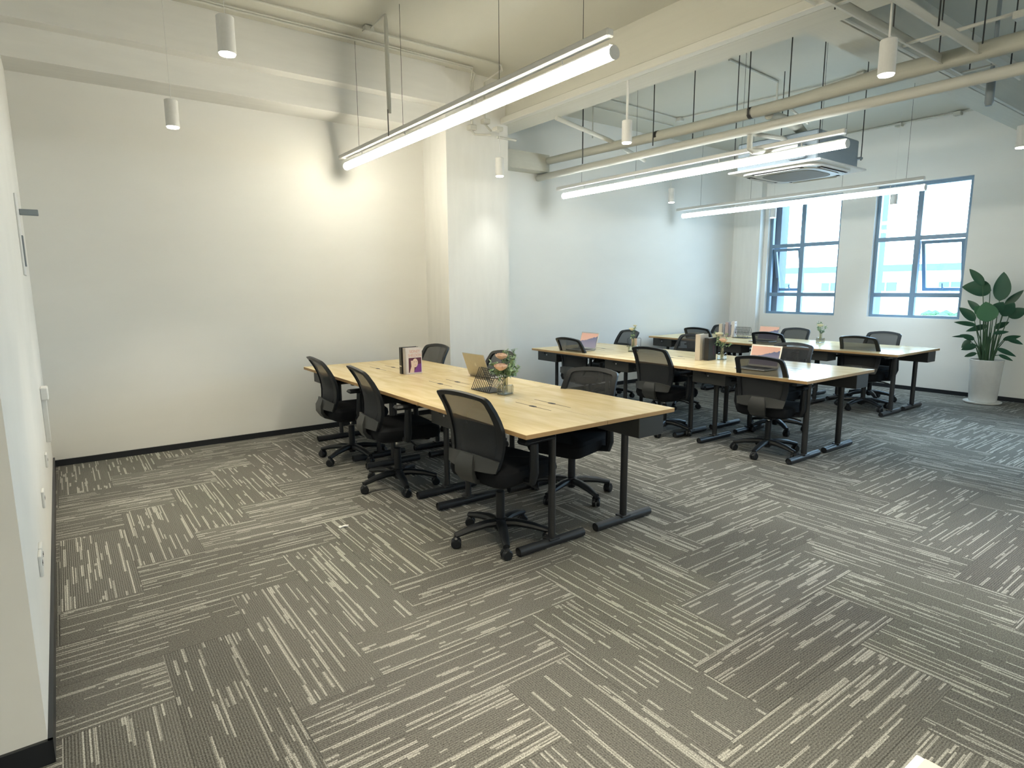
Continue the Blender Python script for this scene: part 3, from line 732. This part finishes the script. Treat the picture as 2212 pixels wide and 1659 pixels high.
# ------------------------------------------------------------------ things on the desks
ZT = .7413
def extr(pts, y0, y1):  # polygon in x,z extruded in y
    m = MB(); n = len(pts); m.add([(x, y0, z) for x, z in pts]+[(x, y1, z) for x, z in pts], [tuple(range(n)), tuple(range(2*n-1, n-1, -1))]+[(k, k+n, (k+1) % n+n, (k+1) % n) for k in range(n)]); return m
def laptop(x, y, rz, lb, lean=18):
    """local: keyboard towards -X, lid hinge at x = 0, screen faces -X"""
    R = empty('laptop', (x, y, ZT), rz, lb, 'laptop', 'open laptops')
    b_ = B((-.108, 0, .008), (.215, .31, .014), bev=.006).build('laptop_base', M['alu'], R)
    B((-.075, 0, .0156), (.105, .27, .0014)).build('keyboard', M['keys'], b_)
    B((-.168, 0, .0153), (.06, .1, .001)).build('trackpad', M['acmetal'], b_)
    lid = empty('lid', (0, 0, .012)); lid.parent = R; lid.rotation_euler = (0, math.radians(lean), 0)
    B((.003, 0, .105), (.007, .31, .21), bev=.003).build('lid_shell', M['alu'], lid)
    s_ = B((-.0012, 0, .108), (.0016, .285, .178)).build('screen', M['screen'], lid)
    # fruit-shaped emblem on the outside of the lid
    m = MB(); n = 30; pts = []
    for k in range(n):
        a = 2*PI*k/n; r = .0145*(1-.10*math.cos(2*a)-.12*max(0, math.cos(a-PI/2))**6+.0*a)
        px, pz = r*math.cos(a), r*math.sin(a)
        d = math.hypot(px-.019, pz-.002)
        if d < .009: px -= .0065*(1-d/.009)+.003
        pts.append((px, pz))
    m.add([(0, p[0], p[1]) for p in pts]+[(.0006, p[0], p[1]) for p in pts], [tuple(range(n))[::-1], tuple(range(n, 2*n))]+[(k, (k+1) % n, (k+1) % n+n, k+n) for k in range(n)])
    lf = [(0, .016), (.002, .020), (.007, .0235), (.006, .0185)]
    m.add([(0, p[0], p[1]) for p in lf]+[(.0006, p[0], p[1]) for p in lf], [(3, 2, 1, 0), (4, 5, 6, 7), (0, 1, 5, 4), (1, 2, 6, 5), (2, 3, 7, 6), (3, 0, 4, 7)])
    m.xf(Matrix.Translation((.0066, 0, .108))); m.build('lid_emblem', M['whitemetal'], lid)
    return R
laptop(2.875, 4.36, PI+.05, 'open silver laptop seen from behind, on the nearest desk row', 20)
laptop(5.21, 5.50, .0, 'open laptop with an orange mountain picture, far end of the middle row', 18)
laptop(5.28, 3.18, .0, 'open laptop with a bright glare streak, behind the nearest middle-row chair', 16)
laptop(7.98, 4.76, .0, 'open laptop with an orange picture on the farthest desk row', 16)

def leafmesh(m, base, d, ln, wd, bend=.3, up=Vector((0, 0, 1)), fold=.15, n=8):
    d = Vector(d).normalized(); side = d.cross(up)
    side = side.normalized() if side.length > 1e-3 else Vector((1, 0, 0)); nor = side.cross(d).normalized()
    V = []
    for k in range(n+1):
        t = k/n; w_ = wd/2*(math.sin(PI*min(1, t**.75))**.8 if 0 < t < 1 else 0)+.0004
        c = Vector(base)+d*ln*t - Vector((0, 0, 1))*bend*ln*t*t
        V += [c-side*w_+nor*fold*w_, c, c+side*w_+nor*fold*w_]
    F = []
    for k in range(n):
        for q in (0, 1): F.append((3*k+q, 3*k+q+1, 3*k+q+4, 3*k+q+3))
    m.add(V, F)
def rose(m, c, r, sd=0):
    rnd = random.Random(sd); c = Vector(c)
    for lay, (n, rr, op) in enumerate(((3, .45, .15), (5, .75, .35), (6, 1.0, .62))):
        for k in range(n):
            a0 = 2*PI*k/n+lay*.7+rnd.uniform(-.1, .1); da = 2.6/n*1.25
            def f(u, v, a0=a0, da=da, rr=rr, op=op):
                a = a0+(u-.5)*2*da*(1-.2*v); q = r*rr*math.sin(PI*(.08+.62*v))*(1+op*.5*v*v)
                return c+Vector((math.cos(a)*q, math.sin(a)*q, r*(-.6+(1.05+.25*(1-rr))*v)-.14*r*(2*u-1)**2*v))
            m.grid(f, 4, 4, .0012)
def arrangement(x, y, rz, lb, h, petals, seed, roses, spread=.085, nl=60, tall=.30):
    R = empty('flower_vase', (x, y, ZT), rz, lb, 'vase of flowers', 'bud vases with flowers')
    m = MB(); m.box((0, 0, .004), (.10, .075, .008), bev=.003)
    fr = [(-.045, .006), (.045, .006), (.05, .02), (.05, .055), (.04, .068), (-.04, .068), (-.05, .055), (-.05, .02)]
    for yy in (-.034, .034): m.tube([(p[0], yy, p[1]) for p in fr]+[(fr[0][0], yy, fr[0][1])], .003, 8)
    for yy in (-.034, .034): m.box((0, yy, .037), (.088, .002, .055))
    m.build('glass_stand', M['vglass'], R)
    for sx in (-.014, .014):
        MB().lathe([(.0001, .008), (.010, .012), (.011, .03), (.011, h-.004), (.0135, h), (.0115, h), (.0095, h-.006), (.0095, .03), (.0001, .014)], (sx, 0, 0), 14).build('glass_tube', M['vglass'], R)
    rnd = random.Random(seed); st = MB(); lv = MB(); fl = MB()
    for i, (p, r, mi) in enumerate(roses):
        st.tube([(.012*(1 if i % 2 else -1), 0, .03), (p[0]*.3, p[1]*.3, h*1.0), (p[0], p[1], p[2]-r*.4)], .0022, 6)
        fl.cur = mi; rose(fl, p, r, seed*10+i)
    for k in range(18 if nl > 300 else 9 if nl > 30 else 5):
        a = rnd.uniform(0, 2*PI); rr = spread*rnd.uniform(.45, 1.0); top = Vector((math.cos(a)*rr, math.sin(a)*rr, rnd.uniform(h+.03, tall)))
        b0 = Vector((0, 0, h-.01)); mid = (b0+top)/2+Vector((math.cos(a), math.sin(a), 0))*rr*.15
        st.tube([(.01*(-1)**k, 0, .04), b0, mid, top], .0013, 5)
        for q in range(max(4, nl//(18 if nl > 300 else 9))):
            t_ = rnd.uniform(.25, 1.0); pp = b0.lerp(mid, t_*2) if t_ < .5 else mid.lerp(top, t_*2-1)
            dd = Vector((rnd.uniform(-1, 1), rnd.uniform(-1, 1), rnd.uniform(-.3, .9)))
            leafmesh(lv, pp, dd, rnd.uniform(.022, .038), rnd.uniform(.015, .025), .2, n=4)
    st.build('stems', M['stem'], R); lv.build('leaves', M['euc'], R); fl.build('blossoms', petals, R)
    return R
PC = [M['peach'], M['cream']]
arrangement(2.545, 3.53, .2, 'glass tube vase with two peach roses on the nearest desk row', .125, PC, 3, [((-.055, -.01, .205), .044, 0), ((-.005, .03, .275), .040, 0)], .125, 560, .33)
arrangement(5.48, 4.98, 0, 'slim glass vase with white flowers, far part of the middle row', .15, PC, 8, [((-.01, .02, .27), .03, 1), ((.0, -.02, .31), .02, 1)], .05, 26, .33)
arrangement(5.60, 3.84, .3, 'glass vase with peach and cream roses beside the black book', .13, PC, 5, [((-.05, -.02, .21), .036, 0), ((-.03, .03, .27), .036, 1)], .11, 110, .31)
arrangement(8.30, 4.17, 0, 'glass vase with a pale posy on the farthest desk row, below the left window', .13, PC, 6, [((-.03, 0, .24), .034, 1)], .075, 140, .33)

def rack(x, y, rz, lb):
    R = empty('wire_magazine_rack', (x, y, ZT), rz, lb, 'magazine rack', 'triangular wire racks')
    B((0, 0, .003), (.17, .24, .004)).build('rack_base', M['wire'], R)
    for k in range(11):
        yy = -.115+k*.023
        T([(-.085, yy, .005), (-.01, yy, .165), (.01, yy, .165), (.085, yy, .005)], .0027, 6).build('rack_wire', M['wire'], R)
    m = MB(); m.tube([(-.048, -.118, .085), (-.048, .118, .085)], .002, 6); m.tube([(.048, -.118, .085), (.048, .118, .085)], .002, 6); m.build('rack_crossbar', M['wire'], R)
rack(2.55, 3.74, .0, 'dark triangular wire magazine rack next to the roses on the nearest row')
rack(8.25, 5.32, .1, 'dark wire magazine rack beside the books on the farthest row')

FONT = None
def text_mesh(s, size, m, parent, loc, rot, name='title_text', ext=.0004, w=None):
    c = bpy.data.curves.new('t', 'FONT'); c.body = s; c.size = size; c.extrude = ext; c.align_x = 'CENTER'
    o = bpy.data.objects.new('t', c); COL.objects.link(o); dg = bpy.context.evaluated_depsgraph_get(); dg.update()
    me = bpy.data.meshes.new_from_object(o.evaluated_get(dg)); bpy.data.objects.remove(o)
    me.materials.clear(); me.materials.append(m)
    q = bpy.data.objects.new(name, me); COL.objects.link(q); q.parent = parent; q.location = loc; q.rotation_euler = rot
    if w:
        xs = [v.co.x for v in me.vertices]; k = w/(max(xs)-min(xs))
        for v in me.vertices: v.co.x *= k
    return q
def book(name, x, y, rz, w, h, t, cover, lb, cat='book', group=None, z=ZT):
    """upright book; cover faces -Y, spine at -X; origin at centre of foot"""
    R = empty(name, (x, y, z), rz, lb, cat, group)
    m = MB(); m.bb(-w/2, w/2, -t/2, -t/2+.003, 0, h); m.bb(-w/2, w/2, t/2-.003, t/2, 0, h); m.bb(-w/2-.002, -w/2+.003, -t/2, t/2, 0, h); m.build('cover', cover, R)
    BB(-w/2+.003, w/2-.005, -t/2+.003, t/2-.003, .004, h-.004).build('pages', M['paper'], R)
    return R
# the two books on the nearest row
bk = book('book', 2.525, 4.925, 0, .165, .235, .045, M['bookwhite'], 'white novel with a purple portrait cover, front one of two upright books', 'book', 'upright books')
yf = -.0225
text_mesh('SIDNEY', .036, M['pink'], bk, (.01, yf-.0004, .19), (PI/2, 0, 0), w=.105)
text_mesh('SHELDON', .036, M['pink'], bk, (.01, yf-.0004, .155), (PI/2, 0, 0), w=.13)
def flat(pts, y, m, par, name):
    q = MB(); n = len(pts); q.add([(a, y, b_) for a, b_ in pts]+[(a, y-.0005, b_) for a, b_ in pts], [tuple(range(n))[::-1], tuple(range(n, 2*n))]+[(k, (k+1) % n, (k+1) % n+n, k+n) for k in range(n)]); return q.build(name, m, par, smooth=False)
def ell(cx, cz, rx, rz_, n=20): return [(cx+rx*math.cos(2*PI*k/n), cz+rz_*math.sin(2*PI*k/n)) for k in range(n)]
art = flat([(-.052, .012), (.074, .012), (.074, .145), (-.052, .145)], yf-.0002, M['darkred'], bk, 'cover_portrait')
flat([(.0, .012), (.074, .012), (.074, .09), (.04, .085), (.012, .04)], yf-.0008, M['purple'], art, 'scarf')
flat(ell(.012, .098, .027, .04), yf-.0014, M['skin'], art, 'face')
flat([(-.045, .012), (.0, .012), (.005, .07), (-.012, .12), (-.03, .12), (-.026, .07)], yf-.0011, M['skin'], art, 'hand')
for cx in (.002, .023): flat(ell(cx, .108, .005, .0022, 10), yf-.002, M['bookblack'], art, 'eye')
flat(ell(.013, .079, .007, .003, 10), yf-.002, M['pink'], art, 'mouth')
b2 = book('book', 2.515, 4.975, 0, .17, .238, .04, M['bookblack'], 'black-spined book standing behind the white novel, nearest row', 'book', 'upright books')
B((-.088, 0, .07), (.003, .04, .012)).build('spine_band', M['paper'], b2)
# middle row: beige and black books
b3 = book('book', 5.43, 3.975, .15, .17, .27, .055, M['bookbeige'], 'tall beige-spined book in the middle row pair, rear one', 'book', 'upright books')
b4 = book('book', 5.475, 3.90, .15, .165, .235, .05, M['bookblack'], 'black book with a small red mark, front of the middle row pair', 'book', 'upright books')
flat([(.005, .15), (.04, .15), (.026, .10), (.04, .06), (.02, .05), (.018, .11)], -.0254, M['darkred'], b4, 'cover_mark')
# farthest row: three upright books and a magazine
for k, (dx, h, c, lb) in enumerate(((0, .20, 'bookbeige', 'small beige book, leftmost of the three on the farthest row'), (.055, .225, 'bookmauve', 'mauve book, middle one of the three on the farthest row'), (.11, .235, 'bookwhite', 'pale book with a big red letter A, by the far wire rack'))):
    q = book('book', 8.24+dx, 5.68-dx*1.3, .35, .15, h, .045, M[c], lb, 'book', 'upright books')
    if k == 2:
        text_mesh('A', .17, M['darkred'], q, (.0, -.0229, .02), (PI/2, 0, 0), name='cover_letter')
        flat([(-.06, .20), (.06, .20), (.06, .215), (-.06, .215)], -.0227, M['bookmauve'], q, 'cover_band')
# kraft card calendar in a wire frame
R = empty('desk_calendar', (5.98, 5.42, ZT), 1.1, 'kraft card calendar hanging in a thin wire frame, middle row', 'calendar')
T([(0, -.09, .0), (0, -.09, .10), (0, -.082, .108), (0, .082, .108), (0, .09, .10), (0, .09, 0)], .0025, 6).build('wire_frame', M['wire'], R)
B((0, 0, .055), (.003, .075, .1)).build('calendar_card', M['card'], R)
m = MB()
for yy in (-.02, .02): m.tube([(0, yy, .1), (-.004, yy, .108), (0, yy, .114), (.004, yy, .108), (0, yy, .1)], .0014, 6)
m.build('rings', M['blackrod'], R)
B((0, 0, .002), (.05, .19, .003)).build('wire_foot', M['wire'], R)

# white cabinet corner at the bottom right
R = empty('low_cabinet', (1.13, .10, 0), math.radians(0), 'corner of a beige-topped white cabinet at the bottom right edge', 'cabinet')
BB(-.25, .262, -.35, .322, .0, .475).build('cabinet_body', M['white'], R)
BB(-.26, .27, -.36, .330, .475, .50, bev=.002).build('cabinet_top', M['white'], R)
BB(-.25, .266, -.35, .312, .5001, .503).build('top_inlay', M['bookbeige'], R)
# scrap of paper
m = MB(); m.add([(0, 0, .001), (.06, .01, .004), (.07, .035, .001), (.035, .022, .012), (.01, .03, .002)], [(0, 1, 2, 3), (0, 3, 4)])
m.grid(lambda u, v: (u*.06, v*.025+.004*math.sin(5*u), .004+.006*math.sin(4*u+v)), 4, 2, .0006)
o = m.build('paper_scrap', M['white']); o.location = (1.30, 3.60, 0); tag(o, 'small torn white paper scrap on the carpet', 'paper')

# ------------------------------------------------------------------ potted plant
PX, PY = 9.52, 2.63
R = empty('potted_plant', (PX, PY, 0), 0, 'tall broad-leaved plant in a white pot against the window wall', 'potted plant')
MB().lathe([(0, 0), (.19, 0), (.205, .012), (.205, .024), (.19, .022), (0, .02)], n=36).build('saucer', M['potwhite'], R)
MB().lathe([(0, .022), (.142, .022), (.15, .04), (.178, .54), (.185, .56), (.178, .565), (.168, .56), (.165, .50), (0, .49)], n=36).build('pot', M['potwhite'], R)
MB().lathe([(0, .505), (.10, .512), (.164, .502), (.164, .495), (0, .495)], n=28).build('soil', M['soil'], R)
LV = [((2.737, 1.494), (2.881, 1.722), 0.104), ((2.657, 1.438), (2.977, 1.502), 0.189), ((2.571, 1.305), (2.553, 1.68), 0.17), ((2.537, 1.239), (2.38, 1.455), 0.076), ((2.743, 1.167), (2.887, 1.324), 0.076), ((2.77, 1.052), (2.952, 1.231), 0.113), ((2.628, 1.046), (2.663, 1.31), 0.198), ((2.525, 1.118), (2.413, 1.297), 0.123), ((2.479, 1.108), (2.314, 1.222), 0.123), ((2.755, 0.995), (2.985, 1.044), 0.057), ((2.661, 0.994), (2.884, 0.926), 0.066), ((2.62, 0.956), (2.474, 1.053), 0.066), ((2.767, 0.811), (2.919, 0.877), 0.066), ((2.828, 0.842), (3.051, 0.84), 0.035), ((2.834, 0.801), (2.913, 0.702), 0.066), ((2.568, 0.903), (2.409, 0.945), 0.045), ((2.514, 0.816), (2.333, 0.888), 0.057), ((2.454, 0.848), (2.288, 0.792), 0.057), ((2.732, 0.744), (2.882, 0.686), 0.076), ((2.532, 0.713), (2.314, 0.652), 0.057), ((2.506, 0.636), (2.347, 0.588), 0.045), ((2.722, 0.641), (2.83, 0.602), 0.05), ((2.674, 1.135), (2.77, 1.246), 0.123), ((2.593, 1.16), (2.498, 1.306), 0.113)]
rnd = random.Random(4); upv = Vector((1, 0, .15))
for k, (bs, tp, wd) in enumerate(LV):
    xo = rnd.uniform(-.16, .12) if k != 6 else -.17
    b0 = Vector((xo*.8, bs[0]-PY, bs[1])); t0 = Vector((xo+rnd.uniform(-.05, .05), tp[0]-PY, tp[1]))
    d = t0-b0; ln = d.length*1.03
    st = Vector((xo*.35+rnd.uniform(-.03, .03), (bs[0]-PY)*.35+rnd.uniform(-.03, .03), .50))
    s_ = T([st, st.lerp(b0, .5)+Vector((0, 0, .05)), b0+d*.04], [.009, .0065, .004], 8).build('stem', M['stem'], R)
    m = MB(); leafmesh(m, b0-Vector((0, 0, 0)), d, ln, wd*1.15, .06, Vector((1, rnd.uniform(-.3, .3), .3)), .22, 12)
    m.build('leaf', M['leaf2'] if k in (6, 22) else M['leaf'], R)
for k in range(7):
    a = rnd.uniform(0, 2*PI); st = Vector((.05*math.cos(a), .06*math.sin(a), .50))
    T([st, st+Vector((rnd.uniform(-.03, .03), rnd.uniform(-.05, .05), rnd.uniform(.35, .6)))], [.010, .005], 8).build('stem', M['stem'], R)
